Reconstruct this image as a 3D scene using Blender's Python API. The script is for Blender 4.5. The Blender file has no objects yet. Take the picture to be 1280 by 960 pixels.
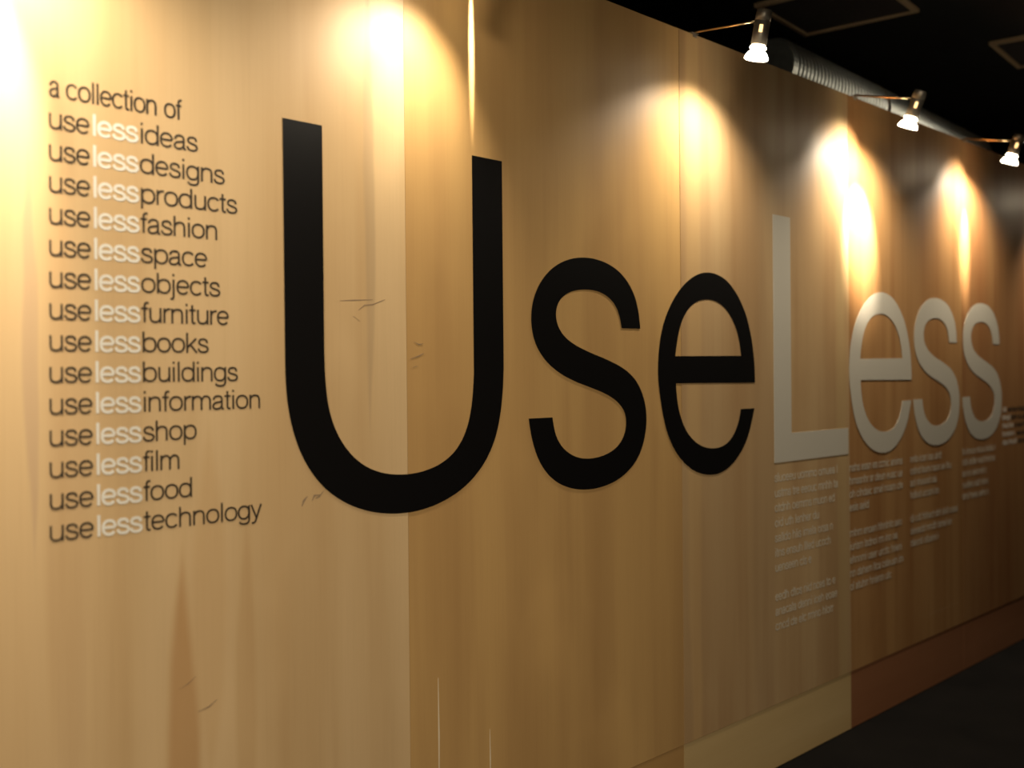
import bpy, bmesh, math, random
from mathutils import Vector, Matrix
random.seed(7)
SC = bpy.context.scene
COL = SC.collection
PI = math.pi

# ------------------------------------------------------------------ camera
YAW, PITCH, ROLL = 0.80823, -0.00594, -0.00905
F = Vector((math.sin(YAW) * math.cos(PITCH), math.cos(YAW) * math.cos(PITCH), math.sin(PITCH)))
R0 = Vector((math.cos(YAW), -math.sin(YAW), 0))
U0 = R0.cross(F)
cR = math.cos(ROLL) * R0 + math.sin(ROLL) * U0
cU = -math.sin(ROLL) * R0 + math.cos(ROLL) * U0
cam = bpy.data.objects.new('camera', bpy.data.cameras.new('camera'))
cam.matrix_world = Matrix(((cR.x, cU.x, -F.x, 0), (cR.y, cU.y, -F.y, -2.1), (cR.z, cU.z, -F.z, 1.48656), (0, 0, 0, 1)))
cam.data.sensor_width = 36
cam.data.lens = 1350 * 36 / 1280
cam.data.clip_start = 0.05
cam.data.dof.use_dof = True
cam.data.dof.focus_distance = 3.1
cam.data.dof.aperture_fstop = 1.8
COL.objects.link(cam)
SC.camera = cam

# ------------------------------------------------------------------ world, exposure, fill lamps
w = bpy.data.worlds.new('world'); SC.world = w; w.use_nodes = True
w.node_tree.nodes['Background'].inputs[0].default_value = (1.0, 0.75, 0.5, 1)
w.node_tree.nodes['Background'].inputs[1].default_value = 0.004
vs = SC.view_settings
vs.view_transform = 'Standard'; vs.look = 'None'; vs.gamma = 1; vs.use_curve_mapping = False
vs.exposure = 0.12
LAMP_COLOR = (1.0, 0.87, 0.67)

def area_light(name, loc, target, size, power, color=LAMP_COLOR):
    l = bpy.data.lights.new(name, 'AREA'); l.shape = 'DISK'; l.size = size; l.energy = power; l.color = color
    o = bpy.data.objects.new(name, l); o.location = loc
    o.rotation_euler = (Vector(target) - Vector(loc)).to_track_quat('-Z', 'Y').to_euler()
    COL.objects.link(o)
    return o
# unseen warm fill added behind the photographer, soft and stronger towards the left
area_light('fill_light', (-1.6, -3.6, 3.2), (0.6, 0, 1.1), 1.4, 20)
def add_fill_spot(name, loc, target, power, ang, blend=1.0, radius=.25):
    l = bpy.data.lights.new(name, 'SPOT'); l.energy = power; l.color = LAMP_COLOR; l.spot_size = math.radians(ang); l.spot_blend = blend; l.shadow_soft_size = radius
    o = bpy.data.objects.new(name, l); o.location = loc
    o.rotation_euler = (Vector(target) - Vector(loc)).to_track_quat('-Z', 'Y').to_euler()
    COL.objects.link(o)
add_fill_spot('fill_spot', (-.9, -3.4, 3.2), (1.7, 0, .52), 760, 67, 1.0, .4)  # added unseen spot: brightens the lower wall, leaves its top darker
add_fill_spot('fill_spot', (3.2, -1.5, 3.24), (4.9, .18, 2.84), 45, 30)  # added unseen spot that lights the duct from above and in front

# ------------------------------------------------------------------ helpers
def link(o, parent=None):
    COL.objects.link(o)
    if parent is not None: o.parent = parent
    return o
def tag(o, label=None, cat=None, group=None, kind=None):
    if label: o['label'] = label
    if cat: o['category'] = cat
    if group: o['group'] = group
    if kind: o['kind'] = kind
    return o
def empty(name, loc):
    o = bpy.data.objects.new(name, None); o.location = loc; o.empty_display_size = 0.1
    return link(o)
def obj(name, bm, mat, parent=None, loc=(0, 0, 0), smooth=False):
    me = bpy.data.meshes.new(name)
    bmesh.ops.recalc_face_normals(bm, faces=bm.faces)
    bm.to_mesh(me); bm.free()
    if smooth:
        for p in me.polygons: p.use_smooth = True
    for m in (mat if isinstance(mat, (list, tuple)) else [mat]): me.materials.append(m)
    o = bpy.data.objects.new(name, me); o.location = loc
    return link(o, parent)
def add_box(bm, lo, hi, bev=0.0):
    vs_ = [bm.verts.new((x, y, z)) for x in (lo[0], hi[0]) for y in (lo[1], hi[1]) for z in (lo[2], hi[2])]
    fs = [bm.faces.new([vs_[i] for i in q]) for q in ((0, 1, 3, 2), (4, 6, 7, 5), (0, 4, 5, 1), (2, 3, 7, 6), (0, 2, 6, 4), (1, 5, 7, 3))]
    if bev:
        es = list({e for f in fs for e in f.edges})
        bmesh.ops.bevel(bm, geom=es, offset=bev, segments=1, affect='EDGES')
def add_lathe(bm, prof, origin, axis, seg=28, cap=True):
    """prof: (distance along axis, radius)"""
    a = Vector(axis).normalized(); t = Vector((1, 0, 0)) if abs(a.x) < .9 else Vector((0, 1, 0))
    u = a.cross(t).normalized(); v = a.cross(u); o = Vector(origin); rings = []
    for d, r in prof:
        if r <= 1e-6: rings.append([bm.verts.new(o + a * d)]); continue
        rings.append([bm.verts.new(o + a * d + u * r * math.cos(2 * PI * i / seg) + v * r * math.sin(2 * PI * i / seg)) for i in range(seg)])
    for A, B in zip(rings, rings[1:]):
        for i in range(seg):
            j = (i + 1) % seg
            if len(A) == 1 and len(B) == 1: continue
            if len(A) == 1: bm.faces.new((A[0], B[i], B[j]))
            elif len(B) == 1: bm.faces.new((A[i], A[j], B[0]))
            else: bm.faces.new((A[i], A[j], B[j], B[i]))
    if cap:
        if len(rings[0]) > 1: bm.faces.new(rings[0])
        if len(rings[-1]) > 1: bm.faces.new(rings[-1])
def add_tube(bm, pts, r, seg=12):
    pts = [Vector(p) for p in pts]; rings = []
    for i, p in enumerate(pts):
        d = (pts[min(i + 1, len(pts) - 1)] - pts[max(i - 1, 0)]).normalized()
        t = Vector((1, 0, 0)) if abs(d.x) < .9 else Vector((0, 1, 0))
        u = d.cross(t).normalized(); v = d.cross(u)
        rings.append([bm.verts.new(p + u * r * math.cos(2 * PI * k / seg) + v * r * math.sin(2 * PI * k / seg)) for k in range(seg)])
    for A, B in zip(rings, rings[1:]):
        for i in range(seg):
            j = (i + 1) % seg; bm.faces.new((A[i], A[j], B[j], B[i]))
    bm.faces.new(rings[0]); bm.faces.new(rings[-1])

# ------------------------------------------------------------------ materials
def mat_new(name):
    m = bpy.data.materials.new(name); m.use_nodes = True
    nt = m.node_tree; b = nt.nodes['Principled BSDF']
    return m, nt, b
def simple(name, col, rough=.5, metal=0, noise=0.0, scale=40, spec=.5):
    m, nt, b = mat_new(name)
    b.inputs['Roughness'].default_value = rough; b.inputs['Metallic'].default_value = metal
    b.inputs['Specular IOR Level'].default_value = spec
    if noise:
        tc = nt.nodes.new('ShaderNodeTexCoord'); n = nt.nodes.new('ShaderNodeTexNoise'); n.inputs['Scale'].default_value = scale
        n.inputs['Detail'].default_value = 4
        r = nt.nodes.new('ShaderNodeValToRGB')
        r.color_ramp.elements[0].position = .3; r.color_ramp.elements[1].position = .7
        r.color_ramp.elements[0].color = tuple(c * (1 - noise) for c in col) + (1,)
        r.color_ramp.elements[1].color = tuple(min(1, c * (1 + noise)) for c in col) + (1,)
        nt.links.new(tc.outputs['Object'], n.inputs['Vector']); nt.links.new(n.outputs['Fac'], r.inputs[0]); nt.links.new(r.outputs[0], b.inputs['Base Color'])
    else:
        b.inputs['Base Color'].default_value = (*col, 1)
    return m
def emit(name, col, strength):
    m, nt, b = mat_new(name)
    b.inputs['Base Color'].default_value = (*col, 1)
    b.inputs['Emission Color'].default_value = (*col, 1); b.inputs['Emission Strength'].default_value = strength
    return m

def wood(name, base, dark, seed, streaks=(), rough=.46, horizontal=False, figure=.5):
    """maple veneer: vertical figure, fine grain, blotches; streaks = (u, half width, z centre, half height, strength, colour)"""
    m, nt, b = mat_new(name); N = nt.nodes; L = nt.links
    tc = N.new('ShaderNodeTexCoord')
    def noise(scale3, detail, rough_, off):
        mp = N.new('ShaderNodeMapping'); mp.inputs['Scale'].default_value = scale3; mp.inputs['Location'].default_value = (seed * 3.7 + off, off, seed * 1.9)
        n = N.new('ShaderNodeTexNoise'); n.inputs['Scale'].default_value = 1; n.inputs['Detail'].default_value = detail; n.inputs['Roughness'].default_value = rough_
        L.new(tc.outputs['Object'], mp.inputs['Vector']); L.new(mp.outputs[0], n.inputs['Vector']); return n.outputs['Fac']
    def math_(op, a, c, clamp=False):
        n = N.new('ShaderNodeMath'); n.operation = op; n.use_clamp = clamp
        for i, x in enumerate((a, c)):
            if x is None: continue
            if isinstance(x, (int, float)): n.inputs[i].default_value = x
            else: L.new(x, n.inputs[i])
        return n.outputs[0]
    def mix(fac, a, c):
        n = N.new('ShaderNodeMix'); n.data_type = 'RGBA'
        if isinstance(fac, (int, float)): n.inputs[0].default_value = fac
        else: L.new(fac, n.inputs[0])
        for i, x in ((6, a), (7, c)):
            if isinstance(x, tuple): n.inputs[i].default_value = (*x, 1)
            else: L.new(x, n.inputs[i])
        return n.outputs[2]
    def mr(x, a, c):
        n = N.new('ShaderNodeMapRange'); n.interpolation_type = 'SMOOTHSTEP'
        L.new(x, n.inputs['Value']); n.inputs['From Min'].default_value = a; n.inputs['From Max'].default_value = c
        return n.outputs['Result']
    s = (lambda a, c: (c, 1, a)) if horizontal else (lambda a, c: (a, 1, c))
    broad = noise(s(4, .35), 3, .45, 1.0)
    fig = noise(s(13, .7), 2, .5, 5.0)
    fine = noise(s(170, 3.0), 3, .6, 9.0)
    blot = noise((2.2, 1, 1.3), 3, .55, 13.0)
    col = mix(mr(broad, .35, .68), base, tuple(x * .45 + y * .55 for x, y in zip(base, dark)))
    col = mix(math_('MULTIPLY', mr(fig, .45, .75), figure), col, dark)
    col = mix(math_('MULTIPLY', mr(fine, .4, .75), .07), col, tuple(x * .6 for x in dark))
    light = tuple(min(1, x * 1.18) for x in base)
    col = mix(math_('MULTIPLY', mr(blot, .5, .75), .4), col, light)
    sep = N.new('ShaderNodeSeparateXYZ'); L.new(tc.outputs['Object'], sep.inputs[0])
    wob = noise((3, 1, 2.5), 2, .5, 21.0)
    for (u, hw, z, hh, st, c) in streaks:
        du = math_('ABSOLUTE', math_('ADD', math_('SUBTRACT', sep.outputs[0], u), math_('MULTIPLY', math_('SUBTRACT', wob, .5), .03)), None)
        du = math_('DIVIDE', du, hw)
        dz = math_('ABSOLUTE', math_('DIVIDE', math_('SUBTRACT', sep.outputs[2], z), hh), None)
        # tapers to the ends like a growth flame
        k = math_('ADD', du, math_('POWER', dz, 2.0))
        f = math_('MULTIPLY', math_('SUBTRACT', 1.0, mr(k, .55, 1.15)), st, True)
        col = mix(f, col, c)
    L.new(col, b.inputs['Base Color'])
    rn = N.new('ShaderNodeMapRange'); L.new(fig, rn.inputs['Value']); rn.inputs['To Min'].default_value = rough - .05; rn.inputs['To Max'].default_value = rough + .07
    L.new(rn.outputs['Result'], b.inputs['Roughness'])
    b.inputs['Specular IOR Level'].default_value = .32
    bp = N.new('ShaderNodeBump'); bp.inputs['Strength'].default_value = .12; bp.inputs['Distance'].default_value = .0006
    L.new(fine, bp.inputs['Height'])
    # the veneer sheets are very slightly wavy across their width
    wv = noise((6, 1, .25), 1, .5, 31.0)
    bp2 = N.new('ShaderNodeBump'); bp2.inputs['Strength'].default_value = .5; bp2.inputs['Distance'].default_value = .004
    L.new(wv, bp2.inputs['Height']); L.new(bp.outputs[0], bp2.inputs['Normal'])
    L.new(bp2.outputs[0], b.inputs['Normal'])
    return m

M_BLACK_VINYL = simple('black_vinyl', (.004, .0035, .0035), .38, spec=.3)
M_LIST_WHITE = simple('bright_white_vinyl', (.68, .65, .58), .5)
M_WHITE_VINYL = simple('white_vinyl', (.54, .50, .42), .42)
M_THIN_VINYL = simple('thin_white_vinyl', (.54, .48, .38), .5)
M_DARK_INK = simple('dark_vinyl', (.03, .02, .012), .55)
M_CHROME = simple('brushed_chrome', (.62, .55, .45), .28, 1.0)
M_CHROME_DARK = simple('satin_nickel', (.42, .37, .30), .42, .7)
M_BRASS = simple('arm_metal', (.75, .55, .33), .25, 1.0)
M_GALV = simple('galvanised_steel', (.60, .62, .58), .3, .9, noise=.1, scale=30)
M_PAINT_BLACK = simple('black_ceiling_paint', (.010, .008, .007), .9, noise=.2, scale=6)
M_WALL_BLACK = simple('black_wall_paint', (.014, .010, .008), .9, noise=.2, scale=5)
M_TILE = simple('dark_ceiling_tile', (.06, .045, .038), .85, noise=.15, scale=60)
M_FRAME = simple('tan_tile_frame', (.75, .52, .30), .45)
M_FLOOR = simple('dark_floor', (.0042, .0034, .0028), .85, noise=.5, scale=3.2, spec=.1)
M_GLOW = emit('lit_glass', (1.0, .86, .62), 20)
M_SLOT = emit('light_slot', (1.0, .62, .25), 2.2)
M_SCUFF = simple('scuff', (.26, .175, .10), .8)
M_PALE = simple('pale_scratch', (.72, .60, .42), .6)
M_RUBBER = simple('black_plastic', (.02, .02, .02), .5)

# ------------------------------------------------------------------ room shell
X0, X1 = -3.05, 11.53
H = 2.655
bm = bmesh.new(); add_box(bm, (-5, -5.5, -.1), (13, 3.2, 0)); tag(obj('floor', bm, M_FLOOR), kind='structure')
CZ = 3.3
bm = bmesh.new(); add_box(bm, (-5, -5.5, CZ), (13, 3.2, CZ + .1)); ceiling = tag(obj('ceiling', bm, M_PAINT_BLACK), kind='structure')
for nm, lo, hi in (('wall_back', (-5, 3.1, 0), (13, 3.2, CZ)), ('wall_right', (12.9, -5.5, 0), (13, 3.1, CZ)),
                   ('wall_front', (-5, -5.5, 0), (12.9, -5.4, CZ)), ('wall_far_left', (-5, -5.4, 0), (-4.9, 3.1, CZ))):
    bm = bmesh.new(); add_box(bm, lo, hi); tag(obj(nm, bm, M_WALL_BLACK), kind='structure')

# ------------------------------------------------------------------ plywood partition
core = simple('timber_core', (.30, .20, .11), .8)
bm = bmesh.new(); add_box(bm, (X0, .019, 0), (X1, .055, H - .004))
wall = tag(obj('wall_left', bm, core), kind='structure')
DK = (.34, .19, .075)
yellow = wood('maple_yellow', (.60, .42, .225), (.46, .29, .13), 1, figure=.4, streaks=[
    (1.692, .020, 1.95, .62, .45, (.36, .25, .14)), (1.175, .046, .62, .52, .6, (.40, .20, .065)),
    (1.33, .03, .75, .45, .3, (.42, .24, .09)), (.93, .05, 1.3, .9, .22, (.42, .26, .13)), (1.24, .05, 1.0, .4, .25, (.45, .25, .09)), (.862, .018, 1.55, .42, .45, (.38, .25, .16))])
orange = wood('maple_orange', (.53, .325, .125), (.36, .20, .075), 2, figure=.35)
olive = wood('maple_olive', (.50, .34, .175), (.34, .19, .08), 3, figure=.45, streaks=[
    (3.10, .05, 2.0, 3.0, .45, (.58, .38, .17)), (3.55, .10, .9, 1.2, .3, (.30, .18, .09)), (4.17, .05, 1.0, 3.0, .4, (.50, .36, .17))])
brown = wood('maple_brown', (.41, .225, .088), (.27, .115, .036), 4, figure=.55, streaks=[
    (4.62, .05, .8, 1.3, .35, (.46, .26, .10))])
red = wood('maple_red', (.35, .18, .07), (.24, .09, .03), 5, figure=.5)
base_yellow = wood('plinth_yellow', (.56, .40, .19), (.44, .29, .12), 6, horizontal=True, figure=.25)
base_orange = wood('plinth_orange', (.46, .27, .10), (.35, .18, .06), 7, horizontal=True, figure=.3)
base_red = wood('plinth_red', (.30, .13, .06), (.22, .085, .035), 8, horizontal=True, figure=.3)
seams = [1.81 + 1.215 * k for k in range(-4, 9)]
tones = {-4: olive, -3: orange, -2: yellow, -1: yellow, 0: orange, 1: olive, 2: brown, 3: red, 4: brown, 5: orange, 6: brown, 7: red}
btone = {0: base_orange, 1: base_yellow, 2: base_red, 3: base_red, 4: base_red, -1: base_yellow, -2: base_yellow}
ZB = .241
for k in range(-4, 8):
    a = 1.81 + 1.215 * k + .0008; c = a + 1.215 - .0016
    dy = {0: .0007, 1: 0, 2: .0005, -1: 0, 3: .0002}.get(k, 0)
    bm = bmesh.new(); add_box(bm, (a, dy, ZB + .0015), (c, .0185, H))
    obj('plywood_panel', bm, tones[k], wall)
    bm = bmesh.new(); add_box(bm, (a, dy + (.0015 if k != 0 else .001), .004), (c, .0185, ZB - .0005))
    obj('plinth_board', bm, btone.get(k, base_orange), wall)

def ribbon_mesh(bm, pts, wd, y0, y1):
    """flat stroke along pts (u, z), width wd, from depth y0 to y1 (towards -y)"""
    n = len(pts); Lr = []
    P = [Vector((p[0], p[1])) for p in pts]
    for i in range(n):
        d = (P[min(i + 1, n - 1)] - P[max(i - 1, 0)])
        if d.length < 1e-9: d = Vector((1, 0))
        d.normalize(); nn = Vector((-d.y, d.x)) * (wd / 2 if not callable(wd) else wd(i / (n - 1)) / 2)
        Lr.append((P[i] + nn, P[i] - nn))
    v = [[bm.verts.new((q.x, y, q.y)) for q in pr for y in (y0, y1)] for pr in Lr]
    for A, B in zip(v, v[1:]):
        bm.faces.new((A[1], A[3], B[3], B[1]))
        bm.faces.new((A[0], A[1], B[1], B[0])); bm.faces.new((A[2], B[2], B[3], A[3]))
    bm.faces.new((v[0][0], v[0][2], v[0][3], v[0][1])); bm.faces.new((v[-1][0], v[-1][1], v[-1][3], v[-1][2]))

taper = lambda wd: (lambda t: wd * (.25 + .75 * math.sin(PI * min(max(t, .02), .98))))
scuffs = [([(1.483, 1.190), (1.489, 1.203), (1.499, 1.212)], .006), ([(1.512, 1.200), (1.519, 1.212), (1.535, 1.213)], .005), ([(1.522, 1.205), (1.533, 1.209), (1.546, 1.221)], .004),
          ([(1.60, 1.676), (1.64, 1.679), (1.70, 1.683)], .003), ([(1.655, 1.655), (1.675, 1.668), (1.70, 1.671), (1.74, 1.685)], .003), ([(1.640, 1.64), (1.66, 1.628)], .003),
          ([(1.835, 1.581), (1.852, 1.574), (1.866, 1.577)], .003), ([(1.822, 1.537), (1.852, 1.545), (1.868, 1.552)], .003), ([(1.83, 1.515), (1.845, 1.519)], .004),
          ([(1.208, .772), (1.235, .777), (1.256, .789)], .003), ([(1.165, .83), (1.185, .837), (1.205, .85)], .0015)]
for pts, wd in scuffs:
    bm = bmesh.new(); ribbon_mesh(bm, pts, taper(wd), -.0001, -.0004); obj('scuff_mark', bm, M_SCUFF, wall)
for pts, wd in [([(1.908, .70), (1.909, .55), (1.908, .38)], .005), ([(2.098, .52), (2.099, .44), (2.098, .33)], .004), ([(5.02, .35), (5.4, .352)], .001)]:
    bm = bmesh.new(); ribbon_mesh(bm, pts, taper(wd), .0008, .0003); obj('scratch', bm, M_PALE, wall)

# ------------------------------------------------------------------ big lettering
BIG_S = [(0.5303, 0.4851, 1), (0.5238, 0.5384, 0), (0.5071, 0.5845, 0), (0.4763, 0.6255, 0), (0.4287, 0.6626, 0), (0.3621, 0.686, 0), (0.2975, 0.6942, 0), (0.2405, 0.6936, 0), (0.1848, 0.6847, 0), (0.1304, 0.6661, 0), (0.0827, 0.6364, 0), (0.0448, 0.5973, 0), (0.0214, 0.5539, 0), (0.0123, 0.5116, 0), (0.0148, 0.4694, 0), (0.0282, 0.4316, 0), (0.0508, 0.4009, 0), (0.0851, 0.3702, 0), (0.1379, 0.3409, 0), (0.2042, 0.3178, 0), (0.273, 0.3014, 0), (0.3369, 0.2845, 0), (0.3898, 0.2657, 0), (0.4299, 0.241, 0), (0.45, 0.2152, 0), (0.455, 0.1864, 0), (0.4492, 0.1563, 0), (0.4316, 0.1298, 0), (0.4009, 0.1062, 0), (0.354, 0.0902, 0), (0.3019, 0.0829, 0), (0.2571, 0.0827, 0), (0.2137, 0.0882, 0), (0.1709, 0.1046, 0), (0.1379, 0.1282, 0), (0.1175, 0.1547, 0), (0.1063, 0.1866, 0), (0.1017, 0.214, 1), (0, 0.2137, 1), (0.0053, 0.1828, 0), (0.0159, 0.1442, 0), (0.0325, 0.1049, 0), (0.0578, 0.0685, 0), (0.0923, 0.037, 0), (0.1396, 0.0117, 0), (0.194, -0.0035, 0), (0.2498, -0.0105, 0), (0.3134, -0.01, 0), (0.3793, -0.0008, 0), (0.4403, 0.019, 0), (0.496, 0.052, 0), (0.5321, 0.0927, 0), (0.5524, 0.1389, 0), (0.5617, 0.1859, 0), (0.5589, 0.2337, 0), (0.5381, 0.2813, 0), (0.511, 0.3159, 0), (0.4737, 0.3421, 0), (0.4316, 0.3629, 0), (0.3517, 0.3876, 0), (0.2744, 0.4053, 0), (0.2119, 0.4246, 0), (0.1634, 0.4457, 0), (0.1335, 0.4725, 0), (0.1211, 0.4997, 0), (0.1197, 0.5279, 0), (0.1318, 0.555, 0), (0.159, 0.5761, 0), (0.1957, 0.5906, 0), (0.2452, 0.5973, 0), (0.2962, 0.5983, 0), (0.3411, 0.5912, 0), (0.3804, 0.5746, 0), (0.4102, 0.5509, 0), (0.4267, 0.5179, 0), (0.4344, 0.4846, 1)]
BIG_E = [(0.6007, 0.3052, 1), (0.6007, 0.3411, 0), (0.5989, 0.3723, 0), (0.5903, 0.4281, 0), (0.575, 0.4833, 0), (0.548, 0.5509, 0), (0.5054, 0.604, 0), (0.4591, 0.6457, 0), (0.4062, 0.6761, 0), (0.3465, 0.6907, 0), (0.2884, 0.6921, 0), (0.2383, 0.6831, 0), (0.1818, 0.6605, 0), (0.1268, 0.6241, 0), (0.0791, 0.5769, 0), (0.0385, 0.5212, 0), (0.0149, 0.4628, 0), (0.003, 0.4014, 0), (0, 0.3479, 0), (0.0025, 0.3062, 0), (0.0121, 0.259, 0), (0.0277, 0.1972, 0), (0.0463, 0.1463, 0), (0.0819, 0.0903, 0), (0.1321, 0.0445, 0), (0.1936, 0.0087, 0), (0.2499, -0.0079, 0), (0.3072, -0.0144, 0), (0.3588, -0.0142, 0), (0.4194, 0.0015, 0), (0.4736, 0.0315, 0), (0.5209, 0.0711, 0), (0.5537, 0.112, 0), (0.5741, 0.158, 0), (0.5954, 0.2108, 1), (0.5035, 0.2103, 1), (0.4949, 0.1776, 0), (0.479, 0.1488, 0), (0.4552, 0.1184, 0), (0.4207, 0.0929, 0), (0.3749, 0.0788, 0), (0.3231, 0.0765, 0), (0.2723, 0.082, 0), (0.2227, 0.0986, 0), (0.1743, 0.1269, 0), (0.1404, 0.166, 0), (0.1172, 0.2099, 0), (0.1045, 0.2571, 0), (0.0997, 0.3078, 1)]
BIG_EI = [(0.0977, 0.3983, 1), (0.1071, 0.4415, 0), (0.1211, 0.4887, 0), (0.1455, 0.5325, 0), (0.1804, 0.5656, 0), (0.2229, 0.5873, 0), (0.2654, 0.5958, 0), (0.309, 0.5984, 0), (0.3527, 0.5931, 0), (0.3975, 0.5764, 0), (0.4346, 0.5508, 0), (0.4652, 0.5187, 0), (0.4876, 0.4813, 0), (0.5014, 0.4397, 0), (0.5079, 0.403, 1)]

BIG_U = [(.003, .935, 1), (.1135, .935, 1), (.1135, .3965, 1), (.115, .3298, 0), (.1215, .2714, 0), (.137, .2214, 0), (.1612, .1797, 0), (.1949, .1416, 0), (.2351, .1139, 0), (.2822, .0964, 0), (.331, .088, 0), (.3808, .0862, 0), (.4324, .0909, 0), (.4854, .1045, 0), (.5328, .129, 0), (.5677, .165, 0), (.5929, .2142, 0), (.6057, .2748, 0), (.611, .3411, 1), (.611, .935, 1), (.7265, .935, 1), (.7265, .3585, 1), (.7235, .2985, 0), (.7133, .2309, 0), (.6934, .1639, 0), (.6597, .1087, 0), (.6087, .0609, 0), (.5523, .0273, 0), (.4842, .0033, 0), (.4181, -.0092, 0), (.3543, -.0121, 0), (.293, -.0068, 0), (.2337, .0061, 0), (.1762, .0279, 0), (.1208, .0607, 0), (.0779, .1042, 0), (.0465, .1504, 0), (.0237, .2042, 0), (.0087, .2654, 0), (.003, .3261, 0), (.003, .3953, 1)]
BIG_L = [(0, .938, 1), (.129, .938, 1), (.129, .109, 1), (.598, .109, 1), (.598, 0, 1), (0, 0, 1)]

def smooth_outline(P, n=5):
    """closed outline with corner flags -> Catmull-Rom samples"""
    m = len(P)
    Q = []
    for i, (x, z, c) in enumerate(P):
        if c: Q.append((x, z, c)); continue
        a, b2 = P[i - 1], P[(i + 1) % m]
        Q.append((x * .6 + (a[0] + b2[0]) * .2, z * .6 + (a[1] + b2[1]) * .2, 0))
    out = []
    for i in range(m):
        p1, p2 = Q[i], Q[(i + 1) % m]
        out.append((p1[0], p1[1]))
        if p1[2] and p2[2]: continue
        p0 = p1 if p1[2] else Q[i - 1]; p3 = p2 if p2[2] else Q[(i + 2) % m]
        for k in range(1, n):
            t = k / n; q = []
            for d in (0, 1):
                q.append(.5 * (2 * p1[d] + (p2[d] - p0[d]) * t + (2 * p0[d] - 5 * p1[d] + 4 * p2[d] - p3[d]) * t * t + (3 * p1[d] - p0[d] - 3 * p2[d] + p3[d]) * t ** 3))
            out.append(tuple(q))
    return out
def letter_mesh(name, loops, sx=1.0, thick=.0012):
    bm = bmesh.new(); edges = []; rings = []
    for lp in loops:
        v = [bm.verts.new((x * sx, 0, z)) for x, z in lp]; rings.append(v)
        edges += [bm.edges.new((v[i], v[(i + 1) % len(v)])) for i in range(len(v))]
    bmesh.ops.triangle_fill(bm, edges=edges, use_beauty=True, use_dissolve=False)
    for f in bm.faces:
        f.normal_update()
    front = list(bm.faces)
    r = bmesh.ops.extrude_face_region(bm, geom=front)
    bmesh.ops.translate(bm, verts=[g for g in r['geom'] if isinstance(g, bmesh.types.BMVert)], vec=(0, -thick, 0))
    return bm
Z0 = 1.155
def big_letter(loops, u, mat, label, sx=1.0, z=Z0):
    bm = letter_mesh('letter', [smooth_outline(l) if len(l) > 6 else [(a, b2) for a, b2, c in l] for l in loops], sx)
    o = obj('letter', bm, mat, None, (u, .0003 - .0004, z))
    tag(o, label, 'letter', 'large letters on the plywood wall')
    return o
big_letter([BIG_U], 1.4376, M_BLACK_VINYL, 'giant black capital U on the plywood wall, tallest letter of all')
big_letter([BIG_S], 2.2658, M_BLACK_VINYL, 'large black lowercase s between the black U and black e')
big_letter([BIG_E, BIG_EI], 2.8908, M_BLACK_VINYL, 'large black lowercase e just left of the pale capital L')
big_letter([BIG_L], 3.627, M_WHITE_VINYL, 'pale whitish capital L beside the black e')
big_letter([BIG_E, BIG_EI], 4.238, M_WHITE_VINYL, 'pale whitish lowercase e right of the pale capital L', 1.025)
big_letter([BIG_S], 4.872, M_WHITE_VINYL, 'pale whitish lowercase s directly after the pale e', .97)
big_letter([BIG_S], 5.451, M_WHITE_VINYL, 'last pale whitish lowercase s, farthest right of the large letters', .97)

# ------------------------------------------------------------------ small light-weight grotesque, drawn as strokes (em = 1)
def arc(cx, cy, rx, ry, a0, a1, n=14, p=2.25):
    o = []
    for i in range(n + 1):
        t = math.radians(a0 + (a1 - a0) * i / n); c, s = math.cos(t), math.sin(t)
        o.append((cx + rx * math.copysign(abs(c) ** (2 / p), c), cy + ry * math.copysign(abs(s) ** (2 / p), s)))
    return o
def cr(P, n=4):
    o = []
    for i in range(len(P) - 1):
        p0 = P[max(i - 1, 0)]; p1 = P[i]; p2 = P[i + 1]; p3 = P[min(i + 2, len(P) - 1)]
        for k in range(n):
            t = k / n
            o.append(tuple(.5 * (2 * p1[d] + (p2[d] - p0[d]) * t + (2 * p0[d] - 5 * p1[d] + 4 * p2[d] - p3[d]) * t * t + (3 * p1[d] - p0[d] - 3 * p2[d] + p3[d]) * t ** 3) for d in (0, 1)))
    return o + [P[-1]]
XH, AS, DE = .525, .72, -.19
B0, B1 = .028, .497
CY = (B0 + B1) / 2; RY = (B1 - B0) / 2
def arch(x0, x1, top=B1):
    return cr([(x0, .30), (x0 + .015, .38), (x0 + (x1 - x0) * .25, top - .025), (x0 + (x1 - x0) * .55, top), (x1 - .05, top - .035), (x1 - .004, .37), (x1, .30)]) + [(x1, 0)]
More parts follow.
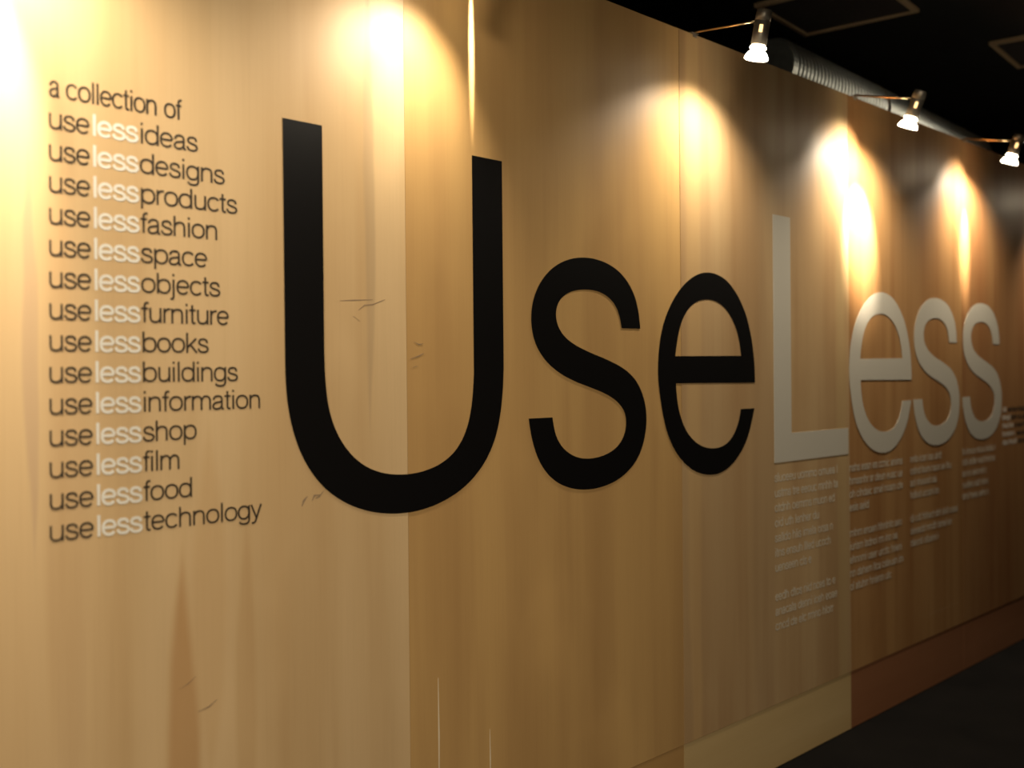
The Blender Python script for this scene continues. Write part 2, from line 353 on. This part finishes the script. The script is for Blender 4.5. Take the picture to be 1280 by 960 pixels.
GL = {
 'a': (.52, [cr([(.085, .355), (.10, .43), (.17, .485), (.25, .497), (.345, .48), (.40, .42), (.405, .34)]) + [(.405, .12)] + cr([(.405, .12), (.415, .045), (.45, .025), (.485, .035)]),
             cr([(.405, .31), (.36, .285), (.22, .265), (.11, .225), (.065, .14), (.09, .06), (.18, .025), (.28, .035), (.37, .095), (.405, .17)])]),
 'b': (.575, [[(.085, 0), (.085, AS)], arc(.305, CY, .215, RY, 0, 360, 20)]),
 'c': (.51, [arc(.27, CY, .21, RY, 38, 322, 18)]),
 'd': (.575, [[(.49, 0), (.49, AS)], arc(.27, CY, .215, RY, 0, 360, 20)]),
 'e': (.53, [[(.065, .27), (.465, .27)], arc(.265, CY, .205, RY, 2, 322, 20)]),
 'f': (.275, [[(.135, 0), (.135, .56)] + cr([(.135, .56), (.15, .65), (.20, .69), (.28, .69)]), [(.02, .49), (.26, .49)]]),
 'g': (.565, [[(.48, XH), (.48, .02)] + cr([(.48, .02), (.46, -.09), (.38, -.155), (.26, -.165), (.14, -.14), (.09, -.075)]), arc(.265, CY, .21, RY, 0, 360, 20)]),
 'h': (.55, [[(.085, 0), (.085, AS)], arch(.085, .455)]),
 'i': (.215, [[(.107, 0), (.107, XH)], [(.107, .64), (.107, AS)]]),
 'j': (.215, [[(.107, XH), (.107, -.08)] + cr([(.107, -.08), (.09, -.14), (.04, -.165), (-.01, -.16)]), [(.107, .64), (.107, AS)]]),
 'k': (.49, [[(.085, 0), (.085, AS)], [(.43, XH - .01), (.095, .19)], [(.205, .29), (.455, 0)]]),
 'l': (.215, [[(.107, 0), (.107, AS)]]),
 'm': (.83, [[(.085, 0), (.085, XH)], arch(.085, .415), arch(.415, .745)]),
 'n': (.55, [[(.085, 0), (.085, XH)], arch(.085, .455)]),
 'o': (.56, [arc(.28, CY, .22, RY, 0, 360, 20)]),
 'p': (.575, [[(.085, DE), (.085, XH)], arc(.305, CY, .215, RY, 0, 360, 20)]),
 'r': (.32, [[(.085, 0), (.085, XH)], cr([(.085, .30), (.10, .38), (.16, .46), (.23, .495), (.31, .495)])]),
 's': (.475, [cr([(.39, .36), (.375, .44), (.31, .49), (.23, .498), (.13, .475), (.085, .40), (.105, .325), (.20, .28), (.31, .25), (.40, .20), (.415, .12), (.36, .05), (.24, .026), (.12, .05), (.07, .11), (.055, .165)])]),
 't': (.29, [[(.135, .68), (.135, .13)] + cr([(.135, .13), (.145, .06), (.19, .03), (.26, .035)]), [(.02, .49), (.26, .49)]]),
 'u': (.55, [[(.465, XH), (.465, 0)], [(.55 - x, XH - z) for x, z in arch(.085, .455)]]),
 'y': (.47, [[(.035, XH), (.245, .01)], cr([(.44, XH), (.34, .27), (.235, -.02), (.19, -.12), (.13, -.165), (.05, -.16)])]),
 ' ': (.26, []),
}
def word_width(s, track): return sum(GL[c][0] + track for c in s) - track
def word_bm(bm, s, u, z, em, sx=1.0, wt=.078, track=-.03, y0=.0, th=.0006):
    k = 0
    for c in s:
        adv, strokes = GL[c]
        for st in strokes:
            k += 1
            ribbon_mesh(bm, [(u + x * em * sx, z + y * em) for x, y in st], wt * em, y0, y0 - th - .00003 * (k % 3))
        u += (adv + track) * em * sx
    return u

# ------------------------------------------------------------------ the list at the left
LE = .0595
lines = [('ideas', 1.224), ('designs', 1.289), ('products', 1.320), ('fashion', 1.271), ('space', 1.244), ('objects', 1.275), ('furniture', 1.296), ('books', 1.245),
         ('buildings', 1.317), ('information', 1.376), ('shop', 1.214), ('film', 1.174), ('food', 1.203), ('technology', 1.374)]
GRP = 'lines of the useless list'
def fit_word(parent, s, ua, ub, z, mat, label=None, wt=.074):
    tr = -.03; sx = (ub - ua) / (word_width(s, tr) * LE - .05 * LE)
    bm = bmesh.new(); word_bm(bm, s, -.05 * LE * sx, 0, LE, sx, wt, tr)
    o = obj('word', bm, mat, parent, (ua - parent.location.x, 0, z - parent.location.z))
    if label: o['label'] = label
    return o
z = 2.042
e = tag(empty('lettering_line', (.902, -.0001, z)), 'topmost dark lettering line reading a collection of', 'lettering', GRP)
for s, a, b2 in (('a', .904, .924), ('collection', .937, 1.130), ('of', 1.146, 1.185)): fit_word(e, s, a, b2, z, M_DARK_INK)
for i, (s, ub) in enumerate(lines):
    z = 1.979 - .06185 * i; ul = .901 - .0006 * i
    e = tag(empty('lettering_line', (ul, -.0001, z)), 'dark and white lettering line reading useless%s' % s, 'lettering', GRP)
    fit_word(e, 'use', ul, .984, z, M_DARK_INK)
    fit_word(e, 'less', .989, 1.087, z, M_LIST_WHITE, 'white word less', .102)
    fit_word(e, s, 1.0905, ub, z, M_DARK_INK)

# ------------------------------------------------------------------ small print under the pale letters: too small to read, drawn as rows of tiny letters
PW = 'nuoesrcaitnelmhd'
def tiny_line(parent, u0, u1, z, mat, em=.047, wt=.10):
    bm = bmesh.new(); u = u0; k = 0
    while u < u1 - .4 * em:
        n = random.choice((2, 3, 4, 5, 6, 7, 5, 4))
        for _ in range(n):
            c = random.choice(PW); adv = GL[c][0] * em
            if u + adv > u1: break
            for st in GL[c][1]:
                k += 1
                ribbon_mesh(bm, [(u + x * em - parent.location.x, z + y * em - parent.location.z) for x, y in (st if len(st) < 6 else st[::2] + [st[-1]])], wt * em, 0, -.0004 - .00002 * (k % 3))
            u += adv
        else:
            u += .26 * em; continue
        break
    return obj('text_line', bm, mat, parent)
def paragraph(u0, rows, label, mat=M_THIN_VINYL):
    zt = rows[0][0]
    e = tag(empty('text_block', (u0, -.0001, zt - .05)), label, 'text', 'small print blocks under the pale letters')
    for zc, ue in rows: tiny_line(e, u0, ue, zc - .012, mat)
P1 = [1.095, 1.037, .981, .924, .867, .811, .755, .645, .589, .533]
paragraph(3.627, list(zip(P1[:7], (4.143, 4.142, 4.115, 3.995, 4.104, 4.103, 3.911))), 'seven line block of tiny pale print under the capital L')
paragraph(3.627, list(zip(P1[7:], (4.109, 4.143, 4.09))), 'lowest three line block of tiny pale print, left column')
P2 = [1.092, 1.037, .982, .926, .818, .762, .706, .650, .594]
paragraph(4.235, list(zip(P2[:4], (4.768, 4.767, 4.766, 4.45))), 'four line block of tiny pale print under the pale e')
paragraph(4.235, list(zip(P2[4:], (4.763, 4.704, 4.761, 4.76, 4.651))), 'five line block of tiny pale print, lower second column')
paragraph(4.835, list(zip(P2[:4], (5.22, 5.327, 5.133, 5.179))), 'four line block of tiny pale print under the first pale s')
paragraph(4.835, list(zip(P2[4:7], (5.389, 5.322, 5.166))), 'three line block of tiny pale print, lower third column')
paragraph(5.448, list(zip([1.092, 1.038, .982, .924, .867], (5.907, 5.894, 5.78, 5.835, 5.817))), 'five line block of tiny pale print under the last pale s')
M_FAR_WHITE = simple('far_white_vinyl', (.56, .50, .42), .5)
e = tag(empty('text_block', (6.0, -.0001, 1.06)), 'small list of pale then dark words at the right edge past the last s', 'text', 'small print blocks under the pale letters')
for zc, um in ((1.290, 6.075), (1.247, 6.125), (1.203, 6.172), (1.158, 6.205), (1.113, 6.22)):
    a = tiny_line(e, 6.004, um, zc - .012, M_FAR_WHITE, .040, .15); a['label'] = 'pale start of a tiny line'
    b2 = tiny_line(e, um + .012, um + .42 + random.random() * .1, zc - .012, M_DARK_INK, .040, .13); b2['label'] = 'dark end of a tiny line'

# ------------------------------------------------------------------ spotlights on arms over the top of the wall
GS = 'spotlights on arms along the top of the wall'
def cone(name, root, loc, target, power, ang, blend, radius=.02, sx=1.0):
    l = bpy.data.lights.new(name, 'SPOT'); l.energy = power; l.color = LAMP_COLOR; l.spot_size = math.radians(ang); l.spot_blend = blend; l.shadow_soft_size = radius
    o = bpy.data.objects.new(name, l); o.location = loc
    o.rotation_euler = (Vector(target) - Vector(loc)).to_track_quat('-Z', 'Y').to_euler(); o.scale = (sx, 1, 1)
    link(o, root)
def spotlight(u, label, top=(-.285, -.025), tip=(-.228, -.165), arm_z=-.03, beams=()):
    """top, tip: (y, z - wall top) of the housing's rear end and of the lamp's mouth"""
    r = tag(empty('spotlight', (u, 0, H)), label, 'spotlight', GS)
    T = Vector((0, top[0], top[1])); B = Vector((0, tip[0], tip[1])); ax = (B - T).normalized(); Lh = (B - T).length - .045
    bm = bmesh.new(); add_box(bm, (-.012, -.004, -.010), (.012, -.0012, .0055), .001); add_box(bm, (-.02, -.004, .0015), (.02, .058, .005), .001); add_box(bm, (-.02, .0565, -.05), (.02, .060, .005), .001)
    obj('clamp', bm, M_CHROME_DARK, r)
    bm = bmesh.new(); J = T + ax * .032
    add_tube(bm, [(0, .02, .006), (0, -.01, .008), (0, -.03, .008 + J.z * .1), (0, J.y * .5, J.z * .5 + .004), tuple(J)], .0045)
    obj('arm', bm, M_BRASS, r, smooth=True)
    bm = bmesh.new()
    add_lathe(bm, [(0, .0), (0, .021), (.003, .0245), (Lh * .30, .0255), (Lh * .31, .0243), (Lh * .34, .0243), (Lh * .35, .0255), (Lh - .004, .0255), (Lh, .023), (Lh, 0)], T, ax, 32, False)
    hs = obj('housing', bm, M_CHROME_DARK, r, smooth=True)
    # the oblong slot in the side of the housing, lit from inside
    bm = bmesh.new(); sd = Vector((-.86, -.5, 0)); sd = (sd - ax * sd.dot(ax)).normalized(); tv = ax.cross(sd)
    c0 = T + ax * Lh * .56 + sd * .0225
    vv = [bm.verts.new(c0 + tv * a1 * .0055 + ax * a2 * .012 + sd * a3 * .0036) for a1 in (-1, 1) for a2 in (-1, 1) for a3 in (-1, 1)]
    for qd in ((0, 1, 3, 2), (4, 6, 7, 5), (0, 4, 5, 1), (2, 3, 7, 6), (0, 2, 6, 4), (1, 5, 7, 3)): bm.faces.new([vv[i] for i in qd])
    obj('light_slot', bm, M_SLOT, hs)
    bm = bmesh.new(); q = T + ax * Lh
    add_lathe(bm, [(0, .021), (.006, .027), (.010, .0275), (.012, .022), (.016, .019)], q, ax, 32)
    obj('collar', bm, M_GLOW, r, smooth=True)
    bm = bmesh.new()
    add_lathe(bm, [(.012, .017), (.018, .024), (.026, .032), (.036, .0375), (.043, .039), (.046, .0365), (.046, 0)], q, ax, 32, True)
    obj('reflector', bm, M_GLOW, r, smooth=True)
    m = q + ax * .062
    for (ty, tz, tx, pw, ang, bl, sx, rad) in beams:
        cone('beam', r, m, m + Vector((tx, ty, tz)), pw, ang, bl, rad, sx)
# beam: aim direction (y, z, x), watts, cone angle, blend, narrowing across, softness
def wide(pw=48, tx=0, ty=.36, ang=110): return (ty, -1.0, tx, pw, ang, 1.0, 1, .018)
def blob(pw, tx=-.13, tz=-.10, ang=55): return (.22, tz, tx, pw, ang, 1.0, 1, .018)
def streak(pw, tx=.03, ang=38, sx=.95, tz=-.34, rad=.012): return (.22, tz, tx, pw, ang, .8, sx, rad)
spotlight(-.45, 'spotlight outside the frame at the far left end', beams=[wide()])
spotlight(.74, 'spotlight above the left edge of the list', beams=[wide(44, .18, .36, 130), blob(3, .02), streak(90, .03, 48, .65, -.5)])
spotlight(1.93, 'spotlight above the right half of the black U', beams=[wide(28, -.55, .36, 122), streak(7, -.17, 36, .5, -.3), streak(44, .12, 80, .05, -.08, .003)])
spotlight(3.118, 'largest spotlight in view, nearest, above the black e', top=(-.272, .02), tip=(-.239, -.135), beams=[wide(36, -.06, .42, 130), streak(2, .0, 50, .7, -.4)])
spotlight(4.305, 'middle spotlight of the three, above the pale e', beams=[wide(50, 0, .42, 138), blob(22, -.09, -.10, 84), streak(260, .03, 38, 1.2)])
spotlight(5.497, 'farthest spotlight in view, cut by the right edge', top=(-.268, -.012), tip=(-.216, -.145), beams=[wide(50, 0, .42, 138), blob(18, -.09, -.10, 80), streak(170, 0, 36, .6)])
spotlight(6.69, 'spotlight just beyond the right edge of the picture', beams=[wide(40), blob(6)])
spotlight(7.88, 'spotlight farthest along the wall', beams=[wide(40), blob(6)])

# ------------------------------------------------------------------ corrugated duct above the wall
bm = bmesh.new()
LN = 2.5; pitch = .034; n = int(LN / pitch); prof = [(0, .0), (0, .108), (.004, .116)]
for i in range(n):
    d = .006 + i * pitch
    prof += [(d, .106), (d + pitch * .25, .106), (d + pitch * .45, .1195), (d + pitch * .62, .1235), (d + pitch * .8, .1195)]
prof += [(LN + .01, .112), (LN + .01, 0)]
dd = Vector((math.cos(math.radians(3)), math.sin(math.radians(3)), 0))
dpos = Vector((3.93, .183, 2.745))
duct = tag(empty('duct', dpos), 'ribbed galvanised round duct lying above the top of the plywood wall', 'duct')
add_lathe(bm, prof, (0, 0, 0), dd, 40, False); obj('pipe', bm, M_GALV, duct, smooth=False)
for s in (.95,):
    bm = bmesh.new(); c0 = dd * s
    add_lathe(bm, [(-.012, .1228), (-.012, .1255), (.012, .1255), (.012, .1228)], c0, dd, 32, False)
    obj('band', bm, M_CHROME_DARK, duct)

# ------------------------------------------------------------------ framed ceiling tiles
A = math.radians(5)
def tile(cx, cy, sx, sy, label):
    r = tag(empty('ceiling_tile', (cx, cy, CZ)), label, 'ceiling tile', 'framed tiles in the black ceiling'); r.rotation_euler = (0, 0, A)
    bm = bmesh.new(); add_box(bm, (-sx / 2 + .02, -sy / 2 + .02, -.012), (sx / 2 - .02, sy / 2 - .02, 0)); obj('tile_face', bm, M_TILE, r)
    for lo, hi in (((-sx / 2, -sy / 2), (sx / 2, -sy / 2 + .028)), ((-sx / 2, sy / 2 - .028), (sx / 2, sy / 2)), ((-sx / 2, -sy / 2 + .028), (-sx / 2 + .028, sy / 2 - .028)), ((sx / 2 - .028, -sy / 2 + .028), (sx / 2, sy / 2 - .028))):
        bm = bmesh.new(); add_box(bm, (lo[0], lo[1], -.02), (hi[0], hi[1], 0), .002); obj('frame_bar', bm, M_FRAME, r)
    return r
def corner_tile(px, py, sx, sy, ex, ey, label):
    """corner at (px,py); the tile extends ex*sx along, ey*sy across (in rotated axes)"""
    c, s = math.cos(A), math.sin(A); dx, dy = ex * sx / 2, ey * sy / 2
    tile(px + dx * c - dy * s, py + dx * s + dy * c, sx, sy, label)
corner_tile(5.29, .135, .6, .6, -1, 1, 'dark square ceiling tile in a thin tan frame above the nearest spotlight')
corner_tile(6.09, .09, .6, .6, 1, -1, 'dark square ceiling tile in a thin tan frame at the upper right edge')
